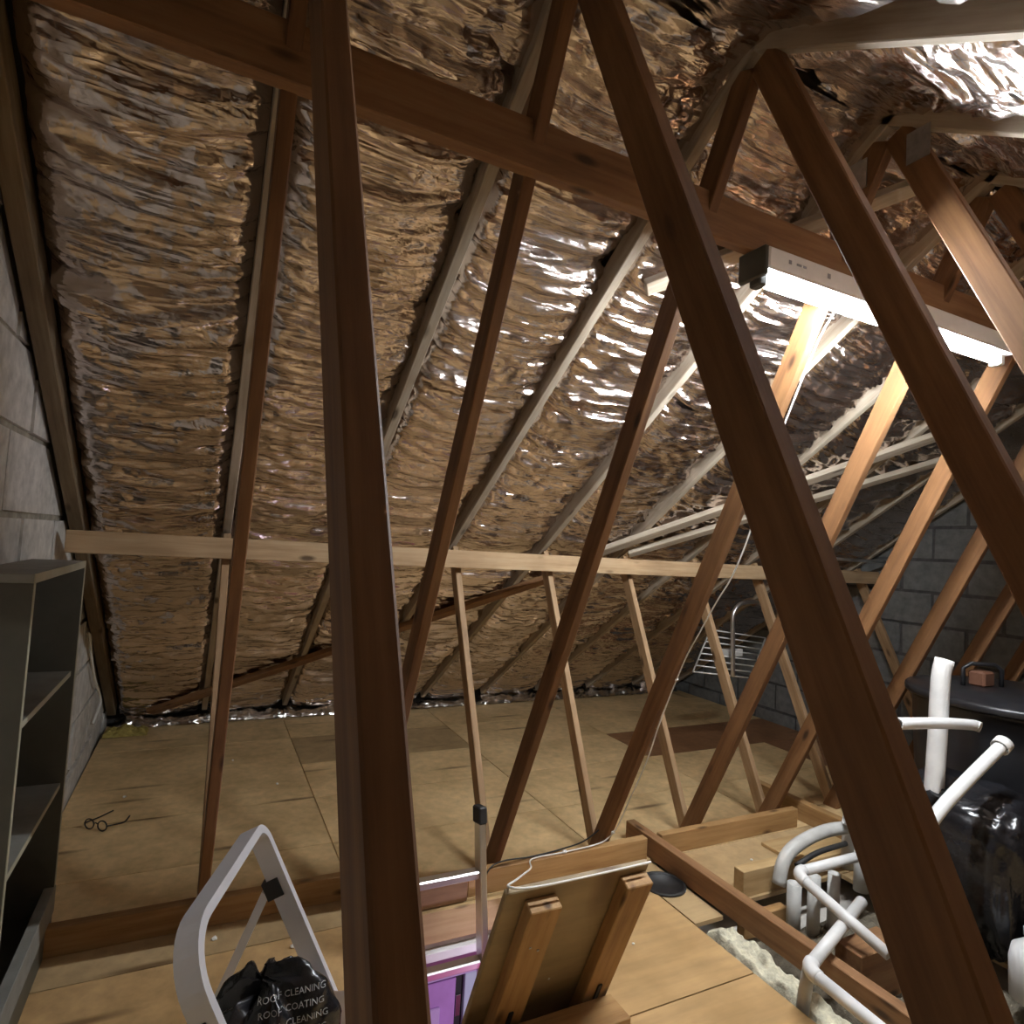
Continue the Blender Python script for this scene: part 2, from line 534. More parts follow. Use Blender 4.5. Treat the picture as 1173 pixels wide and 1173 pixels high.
for i in range(len(edges) - 1):
    a, b_ = edges[i] + .012, edges[i + 1] - .012
    nu, nv = 46, 26
    u = np.linspace(0, 1, nu)[:, None] * np.ones((1, nv)); v = np.linspace(-1, 1, nv)[None, :] * np.ones((nu, 1))
    x = a + (b_ - a) * u
    P = np.zeros((nu, nv, 3)); P[..., 0] = x
    P[..., 1] = YR + .25 * v
    P[..., 2] = ZR + .062 - SL * np.sqrt((.25 * v) ** 2 + .004) + .03 * vnoise(x * 9, v * 3, 800 + i) + .016 * vnoise(x * 24, v * 9, 820 + i)
    link('ridge_foil', grid_mesh('ridge_foil', P), 'foil', ceiling)
# crumpled skirt of foil along the foot of the far slope
for i in range(9):
    a, b_ = edges[i], edges[i + 1]
    nu, nv = 60, 10
    u = np.linspace(0, 1, nu)[:, None] * np.ones((1, nv)); v = np.linspace(0, 1, nv)[None, :] * np.ones((nu, 1))
    x = a + (b_ - a) * u
    P = np.zeros((nu, nv, 3)); P[..., 0] = x
    P[..., 1] = YE - .04 + .08 * v + .02 * vnoise(x * 18, v * 3, 700 + i)
    P[..., 2] = .004 + (.045 * np.sin(v * 1.57) ** .7) * (.55 + 1.2 * (vnoise(x * 14, v * 2, 720 + i) + .5)) + .012 * vnoise(x * 50, v * 8, 760 + i) + .006
    link('foil_skirt', grid_mesh('foil_skirt', P), 'foil_bright', ceiling)

struct(box('wall_far', XL, XR, YE + .14, YE + .20, -.16, .20, 'felt', bev=0))
# ------------------------------------------------------------------ gable walls of blocks
def clip_poly(poly, a, b_, c):
    """keep a*y + b*z <= c"""
    out = []
    for i in range(len(poly)):
        p, q = poly[i], poly[(i + 1) % len(poly)]
        fp, fq = a * p[0] + b_ * p[1] - c, a * q[0] + b_ * q[1] - c
        if fp <= 0: out.append(p)
        if (fp < 0) != (fq < 0) and abs(fp - fq) > 1e-9:
            t = fp / (fp - fq); out.append((p[0] + (q[0] - p[0]) * t, p[1] + (q[1] - p[1]) * t))
    return out

def gable(name, xf, sgn, bh, bw, mat, mortar, ylo, yhi):
    top = ZR + .12
    poly = [(YEN - .1, -.14), (YE + .1, -.14), (YE + .1, zr(YE + .1) + .12), (YR, top), (YEN - .1, zr(YEN - .1) + .12)]
    bm = bmesh.new()
    f0 = [bm.verts.new((xf - sgn * .012, y, z)) for y, z in poly]; f1 = [bm.verts.new((xf - sgn * .11, y, z)) for y, z in poly]
    bm.faces.new(f0); bm.faces.new(f1[::-1])
    for i in range(len(poly)):
        j = (i + 1) % len(poly); bm.faces.new((f0[i], f1[i], f1[j], f0[j]))
    w = struct(bmobj(name, bm, mortar))
    r = random.Random(len(name))
    row = 0; z = -.13
    while z < top:
        y = YEN - (bw / 2 if row % 2 else 0)
        while y < YE:
            y1, z1 = y + bw - .018, z + bh - .018
            if y1 > ylo and y < yhi:
                e = r.uniform(-.010, .008)
                P = [(y + r.uniform(0, .006), z + r.uniform(0, .005)), (y1 - r.uniform(0, .006), z + r.uniform(0, .005)), (y1 - r.uniform(0, .006), z1 - r.uniform(0, .006)), (y + r.uniform(0, .006), z1 - r.uniform(0, .006))]
                P = clip_poly(P, SL, 1, ZR + SL * YR + .05); P = clip_poly(P, -SL, 1, ZR - SL * YR + .05)
                if len(P) >= 3:
                    bm = bmesh.new()
                    g = [bm.verts.new((xf + sgn * e, a, c)) for a, c in P]; h = [bm.verts.new((xf - sgn * .02, a, c)) for a, c in P]
                    bm.faces.new(g)
                    for i in range(len(P)):
                        j = (i + 1) % len(P); bm.faces.new((g[i], h[i], h[j], g[j]))
                    bmobj('block', bm, mat, w)
            y += bw
        z += bh; row += 1
    return w
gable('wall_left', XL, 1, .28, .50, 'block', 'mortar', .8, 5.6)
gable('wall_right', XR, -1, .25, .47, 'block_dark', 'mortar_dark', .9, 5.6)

# ------------------------------------------------------------------ roof trusses
WT, WD = .036, .086
YW, YN = 2.618, 2 * YR - 2.618
labels = {
    1: 'timber truss with dark upright web nearest the left block wall, behind the stepladder hoop',
    2: 'timber truss with the big dark web sloping across the middle of the view',
    3: 'timber truss whose dark web crosses in front of the lit tube',
    4: 'timber truss with white cable on its web and an orange web at the tube end',
    5: 'timber truss with orange web behind the raised dark joist, fifth from the left wall',
    6: 'timber truss with orange web beyond the wood block, sixth from the left wall',
    7: 'timber truss whose brown web ends behind the rim of the black tank',
    8: 'dim timber truss second from the right gable wall, behind the tank handle',
    9: 'dim timber truss standing closest to the dark block gable wall',
}
RD = .095
for i in range(1, 10):
    x = X(i)
    t = thing('roof_truss', (x, YR, 0), labels[i], 'truss', 'roof trusses')
    flo = ((0, 0, 0), (0, 0, -1))
    for s in (1, -1):
        f = lambda y: YR + s * (y - YR)
        wdir = Vector((0, YW - YR, -(2.98 - .1))).normalized()
        # main web: ridge to ceiling tie
        p_top = (x, f(YR + .028), ZR - .035); p_bot = (x, f(YW + .0486), 0)
        if s < 0: p_bot = (x, -.149, 0)
        if i == 1 and s < 0: p_top = (.080,) + p_top[1:]; p_bot = (.165,) + p_bot[1:]
        timber('web', p_top, p_bot, WT, WD, 'truss', t, cut1=flo)
        # strut: tie to mid rafter
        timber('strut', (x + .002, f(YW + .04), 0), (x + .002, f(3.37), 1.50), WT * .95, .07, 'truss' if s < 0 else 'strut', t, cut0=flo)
        # rafter
        N_ = NF if s > 0 else NN; D = DF if s > 0 else DN
        a = Vector((x, YR, ZR)) + N_ * (RD / 2) - D * .055; b_ = Vector((x, f(YE - .02), zr(YE - .02))) + N_ * (RD / 2)
        timber('rafter', a, b_, .038, RD, 'rafter', t)
        # galvanised nail plates
        if 2 <= i <= 6:
            q = box('nail_plate', x - WT / 2 - .0045, x - WT / 2 - .0015, f(YR + .10) - .035, f(YR + .10) + .035, ZR - .17, ZR - .07, 'steel', t, bev=0) if i == 4 else None
g = tag(timber('gable_rafter', Vector((X(0) - .022, YR, ZR)) + NF * (RD / 2), Vector((X(0) - .022, YE - .02, zr(YE - .02))) + NF * (RD / 2), .055, RD, 'gable_rafter'),
        'dusty rafter lying against the left block wall', 'rafter')

# ------------------------------------------------------------------ long timbers
tag(box('purlin', XL + .04, XR - .03, 3.205, 3.245, 1.395, 1.493, 'purlin'), 'long pale horizontal timber crossing at eye level below the rafters', 'beam')
tag(box('longitudinal_brace', XL + .02, 3.6, 1.372, 1.412, 2.497, 2.632, 'beam'), 'long brown timber high up across the trusses, carrying the tube light', 'beam')
tag(box('floor_binder', XL + .03, .66, 2.69, 2.735, 0, .10, 'joist'), 'low timber rail on the floor behind the stepladder', 'beam', 'floor binders')
tag(box('floor_binder', 1.13, 2.105, 2.522, 2.565, 0, .105, 'joist'), 'low timber rail on the floor just behind the open hatch lid', 'beam', 'floor binders')
tag(box('floor_binder', 2.195, 3.20, 2.522, 2.565, 0, .105, 'joist'), 'low timber rail on the floor right of the long dark joist, before the orange webs', 'beam', 'floor binders')
tag(box('raised_joist', 2.125, 2.178, .30, 2.73, 0, .105, 'beam'), 'long dark timber on the floor running toward the camera beside the white pipes', 'joist')
tag(box('short_joist', 3.29, 3.345, 2.30, 2.93, 0, .11, 'joist'), 'short timber lying on the floor behind the grey upright pipe', 'joist')
tag(box('wood_block', 2.30, 2.72, 2.085, 2.145, 0, .115, 'batten'), 'pale sawn timber offcut lying beside the bent white pipes', 'timber')
tag(box('wood_block', 2.27, 2.52, 1.50, 1.61, -.09, .10, 'beam'), 'reddish timber block behind the crossing of the lower white pipes', 'timber')
tag(box('plank', 2.80, 3.27, 2.19, 2.43, .001, .021, 'batten'), 'short pale board lying flat on the floor by the pipes', 'board')
tag(box('noggin', 2.195, 2.46, 1.975, 2.02, -.10, -.01, 'joist'), 'timber nogging bridging the joists left of the pipes', 'timber')

def brace(p, q, label, mat='beam', w=.075, th=.035, off_=.02):
    (x0, y0), (x1, y1) = p, q
    a = Vector((x0, y0, zr(y0))) - NF * off_; b_ = Vector((x1, y1, zr(y1))) - NF * off_
    return tag(timber('diagonal_brace', a, b_, th, w, mat, side=NF), label, 'brace', 'diagonal roof braces')
brace((-.28, 5.40), (2.10, 3.60), 'long diagonal timber rising over the lower rafters from the left floor corner')
brace((2.27, 3.33), (3.80, 2.14), 'diagonal timber rising right above the pale purlin, the upper of two', 'rafter')
brace((2.50, 3.33), (4.25, 2.20), 'diagonal timber rising right above the pale purlin, the lower of two', 'rafter', w=.06)
brace((1.40, 1.84), (2.20, 1.27), 'short diagonal timber behind the left end of the tube light', 'rafter', w=.06)
tag(tube('metal_rail', [(4.15, 3.10, 1.578), (4.955, 3.10, 1.575)], .012, 'alu', n=10), 'thin grey metal rail at purlin height by the right gable', 'rail')

# ------------------------------------------------------------------ tube light
tl = thing('strip_light', (2.17, 1.37, 2.497), 'white fluorescent tube light with lit tube fixed under the high timber', 'light')
box('housing', 1.47, 2.88, 1.318, 1.426, 2.424, 2.494, 'white_plastic', tl, bev=.006)
tube('lit_tube', [(1.525, 1.372, 2.405), (2.83, 1.372, 2.405)], .0165, 'tube', tl, n=16)
for x in (1.485, 2.845):
    box('end_cap', x - .018, x + .018, 1.35, 1.396, 2.382, 2.4235, 'white_plastic' if x > 2 else 'grey_board_in', tl, bev=.006)
box('end_plate', 1.452, 1.4695, 1.318, 1.426, 2.40, 2.494, 'grey_board_in', tl, bev=.004)
for k, (x, w, h) in enumerate(((1.56, .012, .012), (1.60, .022, .007), (1.625, .016, .007), (1.74, .014, .016))):
    box('printed_mark', x - w / 2, x + w / 2, 1.3165, 1.3179, 2.462 - h / 2, 2.462 + h / 2, 'mark', tl, bev=0)

# ------------------------------------------------------------------ shelf unit by the left wall
su = thing('shelf_unit', (-.48, 2.42, 0), 'grey-green open shelf unit standing against the left block wall', 'shelf')
SX0, SX1, SY0, SY1 = -.565, -.40, 2.03, 2.80
box('side_panel', SX0, SX1, SY0, SY0 + .018, .105, 1.36, 'grey_board', su, bev=.001)
box('side_panel', SX0, SX1, SY1 - .018, SY1, 0.105, 1.36, 'grey_board', su, bev=.001)
box('top_panel', SX0, SX1, SY0, SY1, 1.36, 1.385, 'grey_top', su, bev=.002)
box('back_panel', SX0, SX0 + .006, SY0 + .018, SY1 - .018, .10, 1.36, 'grey_board_in', su, bev=0)
for y in (SY0, SY1 - .018): box('front_edging', SX1, SX1 + .0015, y, y + .018, .10, 1.36, 'grey_edge', su, bev=0)
box('front_edging', SX1, SX1 + .0015, SY0, SY1, 1.36, 1.385, 'grey_edge', su, bev=0)
for z in (.96, .555):
    s = box('shelf', SX0 + .008, SX1 - .012, SY0 + .02, SY1 - .02, z, z + .018, 'grey_top', su, bev=.001)
    box('front_edging', SX1 - .012, SX1 - .0105, SY0 + .02, SY1 - .02, z, z + .018, 'grey_edge', s, bev=0)
box('base_panel', SX0, SX1, SY0, SY1, .0, .105, 'grey_board', su, bev=.002)
box('kick_rail', SX1 - .03, SX1 + .004, SY0, SY1, .105, .20, 'grey_top', su, bev=.002)

# ------------------------------------------------------------------ loft hatch: lining, lid, upstand
hl = thing('hatch_lining', (1.0, 2.15, -.2), 'timber lining around the open loft hatch', 'lining')
box('lining_board', HX0, HX1, HY1 - .022, HY1, -.13, .0, 'batten', hl)
box('lining_board', HX0, HX1, HY0, HY0 + .022, -.13, .0, 'batten', hl)
box('lining_board', HX0, HX0 + .022, HY0 + .022, HY1 - .022, -.13, .0, 'batten', hl)
box('lining_board', HX1 - .022, HX1, HY0 + .022, HY1 - .022, -.13, .0, 'batten', hl)
box('trim_strip', HX0, HX1, HY1 - .03, HY1 + .05, -.20, -.162, 'white_plastic', hl)
box('top_rail', HX0, 1.12, HY1, HY1 + .05, .001, .10, 'beam', hl)
tag(box('hatch_upstand', .72, 1.285, 1.58, 1.69, .001, .105, 'joist'), 'timber upstand on the floor at the foot of the open hatch lid', 'timber')

lid = thing('loft_hatch', (1.05, 1.76, .0), 'chipboard loft hatch lid propped open with two timber battens', 'hatch')
lb, ltp = Vector((0, 1.795, .003)), Vector((0, 1.527, .59))
LZ = (ltp - lb).normalized(); LN = Vector((1, 0, 0)).cross(LZ).normalized()   # LN faces the camera side
if LN.y > 0: LN = -LN
def lid_box(name, x0, x1, h0, h1, n0, n1, mat, parent=lid, bev=.003):
    R = Matrix((Vector((1, 0, 0)), LZ.cross(Vector((1, 0, 0))), LZ)).transposed().to_4x4()
    sgn = 1 if LZ.cross(Vector((1, 0, 0))).dot(LN) > 0 else -1
    a, c = sorted((sgn * n0, sgn * n1))
    bm = box_bm(x0, x1, a, c, h0, h1, bev)
    return bmobj(name, bm, mat, parent, Matrix.Translation(lb) @ R)
Lh = (ltp - lb).length
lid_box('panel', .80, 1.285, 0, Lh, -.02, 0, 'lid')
lid_box('batten', .865, .965, .02, Lh - .035, .001, .045, 'joist')
lid_box('batten', 1.185, 1.28, .02, Lh - .025, .001, .045, 'joist')
for bx in (.915, 1.232):
    lid_box('slot_plate', bx - .008, bx + .008, .10, .19, .046, .049, 'black_rubber')
for bx, h in ((.93, .45), (.90, .47), (1.01, .30)):
    lid_box('screw_head', bx - .003, bx + .003, h - .003, h + .003, .046, .048, 'steel', bev=0)
for bx in (.86, 1.23):
    box('hinge', bx - .03, bx + .03, 1.70, 1.775, .02, .035, 'steel', lid, bev=.001)

# ------------------------------------------------------------------ room below
pk = bmesh.new()
box_bm(-.2, 3.0, 2.95, 3.0, -2.45, -.165, 0, pk)
wb = struct(bmobj('wall_below', pk, 'pink'))
box('wall_panel', -.2, 3.0, 1.0, 1.03, -2.45, -.165, 'pink', wb, bev=0)
box('wall_panel', -.25, -.2, 1.0, 3.0, -2.45, -.165, 'pink', wb, bev=0)
box('wall_panel', 3.0, 3.05, 1.0, 3.0, -2.45, -.165, 'pink', wb, bev=0)
struct(box('floor_below', -.25, 3.05, 1.0, 3.0, -2.50, -2.45, 'carpet', bev=0))
dr = struct(thing('door_1', (1.25, 2.93, -2.45), 'lilac door and frame in the room below the hatch', 'door'))
box('frame_head', .45, 1.9, 2.905, 2.948, -.60, -.53, 'lilac', dr)
box('frame_jamb', .45, .52, 2.905, 2.948, -2.45, -.60, 'lilac', dr)
dl = box('door_leaf', .53, 1.268, 2.905, 2.945, -2.44, -.605, 'lilac_door', dr)
for px in (.62, 1.02): box('door_panel', px, px + .17, 2.896, 2.906, -1.4, -.72, 'lilac', dl, bev=.006)
box('door_gap_shade', 1.27, 1.315, 2.93, 2.947, -2.44, -.605, 'black_rubber', dr, bev=0)  # solid black strip standing in for the shade inside the gap
h = box('hinge', 1.277, 1.302, 2.915, 2.929, -.80, -.70, 'chrome', dr, bev=.001)
box('frame_jamb', 1.316, 1.40, 2.905, 2.948, -2.45, -.60, 'pale_blue', dr)
rl = bpy.data.lights.new('room_lamp', 'POINT'); rl.energy = ROOM_LAMP; rl.color = (.86, .78, 1.0); rl.shadow_soft_size = .10
ro = bpy.data.objects.new('room_lamp', rl); COL.objects.link(ro); ro.location = (1.7, 1.75, -.75)
tag(ro, 'lamp lighting the lilac room below the hatch', 'light')

# loft ladder standing in the hatch
ld = thing('loft_ladder', (.92, 2.0, -2.45), 'aluminium ladder with black end cap standing up through the hatch', 'ladder')
def lad(z): return 2.33 + (z - .47) * .20
for x in (.735, 1.075):
    z0, z1 = -2.43, .44
    r_ = timber('rail', (x, lad(z0), z0), (x, lad(z1), z1), .027, .062, 'alu', ld, bev=.004)
    timber('rail_cap', (x, lad(z1 - .03), z1 - .03), (x, lad(z1 + .035), z1 + .035), .036, .072, 'black_rubber', ld, bev=.006)
    timber('foot', (x, lad(-2.45), -2.45), (x, lad(-2.40), -2.40), .036, .072, 'black_rubber', ld, bev=.006)
for k in range(9):
    z = .235 - k * .30
    if z < -2.3: break
    timber('rung', (.748, lad(z), z), (1.062, lad(z), z), .03, .045, 'alu', ld, side=(0, 0, 1), bev=.005)

# ------------------------------------------------------------------ stepladder
sl = thing('stepladder', (.30, 1.42, 0), 'white aluminium stepladder with hoop handle at the lower left', 'stepladder')
Bd = Vector((.158, .436, 0)).normalized(); Ld = Vector((Bd.y * .5, -Bd.x * .5, -1))
Pn = Vector((.006, 1.238, .80)); Pf = Vector((.164, 1.674, .80))
HN = Bd.cross(Ld).normalized()
def leg(p, t): return p + Ld * t
arc = []
def fillet(c0, c1, c2, r, n=9):
    a = (c0 - c1).normalized(); b_ = (c2 - c1).normalized()
    ang = a.angle(b_); d = r / math.tan(ang / 2)
    p0 = c1 + a * d; p1 = c1 + b_ * d
    cc = c1 + (a + b_).normalized() * (r / math.sin(ang / 2))
    v0 = p0 - cc; v1 = p1 - cc; w = v0.angle(v1); out = []
    for k in range(n + 1):
        t = k / n
        out.append(cc + (v0 * math.sin((1 - t) * w) + v1 * math.sin(t * w)) / math.sin(w))
    return out
path = [leg(Pn, .79)] + fillet(leg(Pn, .5), Pn - Ld * .0, Pf, .10) + fillet(Pn, Pf - Ld * 0, leg(Pf, .5), .042) + [leg(Pf, .79)]
bmobj('hoop_frame', sweep_bm(path, rect(.046, .020), upv=HN), 'white_alu', sl)
for t, dpt in ((.40, .14), (.60, .10)):
    a, b_ = leg(Pn, t) + Bd * .012, leg(Pf, t) - Bd * .012
    bm = sweep_bm([a + Vector((-.0, 0, 0)), b_], rect(.024, dpt), upv=(0, 0, 1))
    bmobj('step', bm, 'alu', sl)
RL = Vector((-.94 * .38, .345 * .38, -1))
for P in (Pn, Pf):
    pv = leg(P, .135) + Vector((-.02, .008, 0))
    tt = (pv.z) / 1.0
    bmobj('rear_leg', sweep_bm([pv + RL * .02, pv + RL * (tt - .001)], rect(.028, .02), upv=Bd), 'white_alu', sl)
    c = leg(P, .125)
    bmobj('pivot_block', sweep_bm([c - Bd * .014 + RL * .02, c + Bd * .014 + RL * .02], rect(.04, .045), upv=HN), 'black_rubber', sl)
a, b_ = leg(Pn, .135) + RL * .5, leg(Pf, .135) + RL * .5
bmobj('rear_stay', sweep_bm([a, b_], rect(.025, .012), upv=(0, 0, 1)), 'white_alu', sl)
for P in (Pn, Pf):
    for D_, t in ((Ld, .765), ):
        bmobj('foot', sweep_bm([P + D_ * t, P + D_ * .797], rect(.052, .026), upv=HN), 'black_rubber', sl)

# black printed bag lying over the stepladder
nu, nv = 72, 36
th = np.linspace(0, 2 * np.pi, nu)[:, None] * np.ones((1, nv)); ph = np.linspace(0, 1, nv)[None, :] * np.ones((nu, 1))
prof = np.interp(ph, [0, .12, .35, .6, .85, 1], [.02, .50, .86, 1.0, .98, .90])
zz = np.interp(ph, [0, .12, .35, .6, .85, 1], [1.0, .96, .62, .22, -.25, -.55])
k3 = 1 + .16 * np.cos(3 * th + .6) + .10 * np.cos(5 * th + 2.0) + .22 * vnoise(3 * np.cos(th) + 8, 3 * np.sin(th) + 8 + ph * 3, 51)
P = np.zeros((nu, nv, 3))
P[..., 0] = .175 + .130 * prof * k3 * np.cos(th) + .012 * vnoise(9 * np.cos(th) + 9, 9 * np.sin(th) + 9 + 9 * ph, 52)
P[..., 1] = 1.385 + .105 * prof * k3 * np.sin(th)
P[..., 2] = .492 + .115 * zz + .055 * (np.clip(np.cos(th), -1, 1) * .45 + .1) * (ph < 2) + .05 * vnoise(4 * np.cos(th) + 9, 4 * np.sin(th) + 9 + 3 * ph, 53) + .02 * vnoise(9 * np.cos(th) * ph + 20, 9 * np.sin(th) * ph + 20, 54)
P[-1] = P[0]
bag_me = grid_mesh('printed_bag', P)
bag = thing('printed_bag', (.205, 1.385, .54), 'crumpled black plastic bag with white printed words on the stepladder', 'bag')
bo = link('bag_skin', bag_me, 'black_plastic', bag)
bvh = BVHTree.FromPolygons([Vector(v.co) for v in bag_me.vertices], [tuple(p.vertices) for p in bag_me.polygons])
view = Vector((.18, .90, -.42)).normalized()
tx = Vector((1, -.10, .06)).normalized(); tx = (tx - view * tx.dot(view)).normalized(); ty = tx.cross(view); ty = -ty if ty.z < 0 else ty
def print_text(s, origin, size):
    cu = bpy.data.curves.new('t', 'FONT'); cu.body = s; cu.size = size; cu.resolution_u = 2
    o = bpy.data.objects.new('t', cu); COL.objects.link(o)
    dg = bpy.context.evaluated_depsgraph_get(); me = bpy.data.meshes.new_from_object(o.evaluated_get(dg))
    bpy.data.objects.remove(o)
    bm = bmesh.new(); bm.from_mesh(me)
    bmesh.ops.subdivide_edges(bm, edges=[e for e in bm.edges if e.calc_length() > .004], cuts=2)
    bad = []
    for v in bm.verts:
        w = origin + tx * v.co.x + ty * v.co.y - view * .4
        hit = bvh.ray_cast(w, view)
        if hit[0] is None: bad.append(v)
        else: v.co = hit[0] - view * .002
    bmesh.ops.delete(bm, geom=bad, context='VERTS')
    me.clear_geometry(); bm.to_mesh(me); bm.free(); me.name = 'printed_words'
    link('printed_words', me, 'print', bag)
for k, s in enumerate(('ROOF CLEANING', 'ROOF COATING', 'WALL CLEANING', 'WALL COATING', 'DRIVEWAYS')):
    print_text(s, Vector((.150, 1.29, .622)) - ty * .0235 * k + tx * .002 * k, .0165)

# ------------------------------------------------------------------ spectacles on the floor
gl = thing('spectacles', (-.38, 3.74, 0), 'pair of thin dark spectacles lying on the floor boards by the left wall', 'spectacles')
for c in ((-.415, 3.735), (-.355, 3.690)):
    ring = [Vector((c[0] + .026 * math.cos(a) * .80, c[1] - .026 * math.cos(a) * .60, .028 + .024 * math.sin(a))) for a in [2 * math.pi * k / 20 for k in range(20)]]
    r_ = bmobj('rim', sweep_bm(ring, circ(.0034, 6), closed=True), 'black_wire', gl, smooth=True)
tube('bridge', [(-.394, 3.719, .034), (-.385, 3.712, .038), (-.376, 3.706, .034)], .003, 'black_wire', gl, n=6)
tube('temple', [(-.437, 3.75, .030), (-.39, 3.84, .012), (-.335, 3.93, .004)], .0038, 'black_wire', gl, n=6, smooth_n=4)
tube('temple', [(-.334, 3.675, .030), (-.28, 3.74, .010), (-.262, 3.77, .006), (-.250, 3.83, .006)], .0038, 'black_wire', gl, n=6, smooth_n=4)

# ------------------------------------------------------------------ cables
wc = thing('white_cable', (1.9, 2.3, 0), 'white cable hanging along a web then looping to the hatch lid edge', 'cable')
tube('cable_run', [(1.93, 1.44, 2.42), (1.918, 1.49, 2.33), (1.914, 1.60, 2.09), (1.915, 1.69, 1.88), (1.92, 1.775, 1.63), (1.915, 1.85, 1.46), (1.91, 1.925, 1.348), (1.908, 2.015, 1.205), (1.908, 2.105, 1.06), (1.908, 2.235, .781), (1.908, 2.315, .58), (1.908, 2.43, .357), (1.908, 2.515, .196), (1.885, 2.555, .125), (1.80, 2.54, .113), (1.62, 2.53, .112), (1.445, 2.524, .113), (1.30, 2.28, .215), (1.12, 2.01, .355), (.93, 1.72, .51), (.815, 1.55, .598), (.87, 1.518, .601), (1.05, 1.516, .599), (1.28, 1.516, .601)], .0033, 'white_wire', wc, n=8, smooth_n=8)
for p in ((1.908, 2.145, .985), (1.90, 2.54, .155), (1.62, 2.53, .112)):
    tube('cable_clip', [Vector(p) + Vector((-.008, 0, .002)), Vector(p) + Vector((.008, 0, .002))], .0075, 'white_plastic', wc, n=8)
tag(tube('black_cable', [(2.03, 2.66, .20), (1.80, 2.60, .118), (1.62, 2.56, .112), (1.44, 2.545, .112), (1.30, 2.53, .125), (1.22, 2.51, .11), (1.19, 2.505, .02), (1.18, 2.47, -.08)], .0035, 'black_wire', n=8, smooth_n=8),
    'thin black cable drooping from a web down into the hatch', 'cable')
tag(tube('wall_cable', [(-.565, 4.24, .90), (-.556, 4.28, .87), (-.555, 4.36, .76), (-.557, 4.62, .56), (-.552, 4.94, .36), (-.556, 4.90, .29), (-.566, 4.80, .235)], .0075, 'white_wire', n=8, smooth_n=6),
    'white cable curling down the left wall below the purlin end', 'cable')

# ------------------------------------------------------------------ clothes airer hung at the right
ca = thing('clothes_airer', (3.6, 3.5, .6), 'chrome wire clothes airer hung behind the orange webs', 'clothes airer')
Y0 = 3.50
o3 = Vector((3.215, 3.44, .705)); ux = Vector((.58, .0, -.07)); uy = Vector((.21, .06, .29))
for k in range(8):
    t = k / 7
    a = o3 + uy * t; tube('wire', [a, a + ux], .005, 'pvc', ca, n=6)
for e in (0, 1):
    tube('side_rail', [o3 + ux * e, o3 + ux * e + uy], .006, 'pvc_grey', ca, n=6)
tube('hanging_arm', [(3.586, 3.42, .66), (3.575, 3.42, .90), (3.564, 3.42, 1.08), (3.59, 3.42, 1.16), (3.66, 3.42, 1.205), (3.78, 3.42, 1.215), (3.86, 3.42, 1.20)], .016, 'alu', ca, n=8, smooth_n=6)
tube('arm_tip', [(3.855, 3.42, 1.203), (3.92, 3.42, 1.18)], .021, 'black_rubber', ca, n=8)
box('peg_box', o3.x + .30, o3.x + .52, o3.y + .03, o3.y + .07, .795, .85, 'pvc_grey', ca)

# ------------------------------------------------------------------ water tank
tk = thing('water_tank', (3.78, 1.72, 0), 'round black plastic water tank with lid at the right behind the white pipes', 'water tank')
def lathe(name, prof_, c, mat, parent, n=48):
    bm = bmesh.new(); rings = []
    for r, z in prof_:
        rings.append([bm.verts.new((c[0] + r * math.cos(2 * math.pi * k / n), c[1] + r * math.sin(2 * math.pi * k / n), z)) for k in range(n)])
    for a, b_ in zip(rings, rings[1:]):
        for k in range(n): bm.faces.new((a[k], a[(k + 1) % n], b_[(k + 1) % n], b_[k]))
    bm.faces.new(rings[0]); bm.faces.new(rings[-1])
    return bmobj(name, bm, mat, parent, smooth=True)
TC = (3.78, 1.70)
lathe('tank_body', [(.40, .0), (.42, .02), (.455, .70), (.46, .86), (.47, .865), (.47, .885)], TC, 'black_tank', tk)
lathe('tank_lid', [(.492, .884), (.496, .89), (.496, .912), (.488, .922), (.43, .924), (.415, .935), (.02, .945)], TC, 'black_tank', tk)
tube('handle', [(3.62, 1.88, .935), (3.62, 1.88, 1.03), (3.65, 1.86, 1.055), (3.76, 1.80, 1.055), (3.79, 1.785, 1.03), (3.79, 1.785, .935)], .011, 'black_tank', tk, n=8)
box('filler_cap', 3.66, 3.76, 1.80, 1.88, .94, 1.02, 'brown_lid', tk, bev=.01)

# ------------------------------------------------------------------ black wrapped bundles
def blob(name, c, s, seed, label, power=.55, amp=.20, pinch=0):
    nu, nv = 72, 44
    t_ = np.linspace(0, 2 * np.pi, nu)[:, None] * np.ones((1, nv)); p_ = np.linspace(-np.pi / 2, np.pi / 2, nv)[None, :] * np.ones((nu, 1))
    sp = lambda w: np.sign(w) * np.abs(w) ** power
    x = sp(np.cos(p_)) * sp(np.cos(t_)); y = sp(np.cos(p_)) * sp(np.sin(t_)); z = sp(np.sin(p_))
    a = np.cos(p_) * np.cos(t_) + 9; b_ = np.cos(p_) * np.sin(t_) + 9; c_ = np.sin(p_)
    d = amp * (vnoise(a * 2 + c_, b_ * 2 - c_, seed) + .5 * (.5 - np.abs(vnoise(a * 5 + c_ * 4, b_ * 5 + 3, seed + 1)) * 2) + .22 * (.5 - np.abs(vnoise(a * 11 + c_ * 9, b_ * 11, seed + 2)) * 2))
    P = np.stack([c[0] + s[0] * x * (1 + d), c[1] + s[1] * y * (1 + d), c[2] + s[2] * z * (1 + d)], -1)
    P[..., 2] = np.maximum(P[..., 2], .002)
    P[-1] = P[0]
    return tag(link(name, grid_mesh(name, P), 'black_plastic'), label, 'bundle', 'black wrapped bundles')
blob('wrapped_bundle', (3.06, 1.54, .31), (.225, .26, .31), 61, 'black plastic wrapped bundle under the upright white pipe, in front of the tank')
blob('wrapped_bundle', (3.13, 1.10, .22), (.22, .15, .22), 71, 'low black plastic wrapped bundle at the right edge of the view')

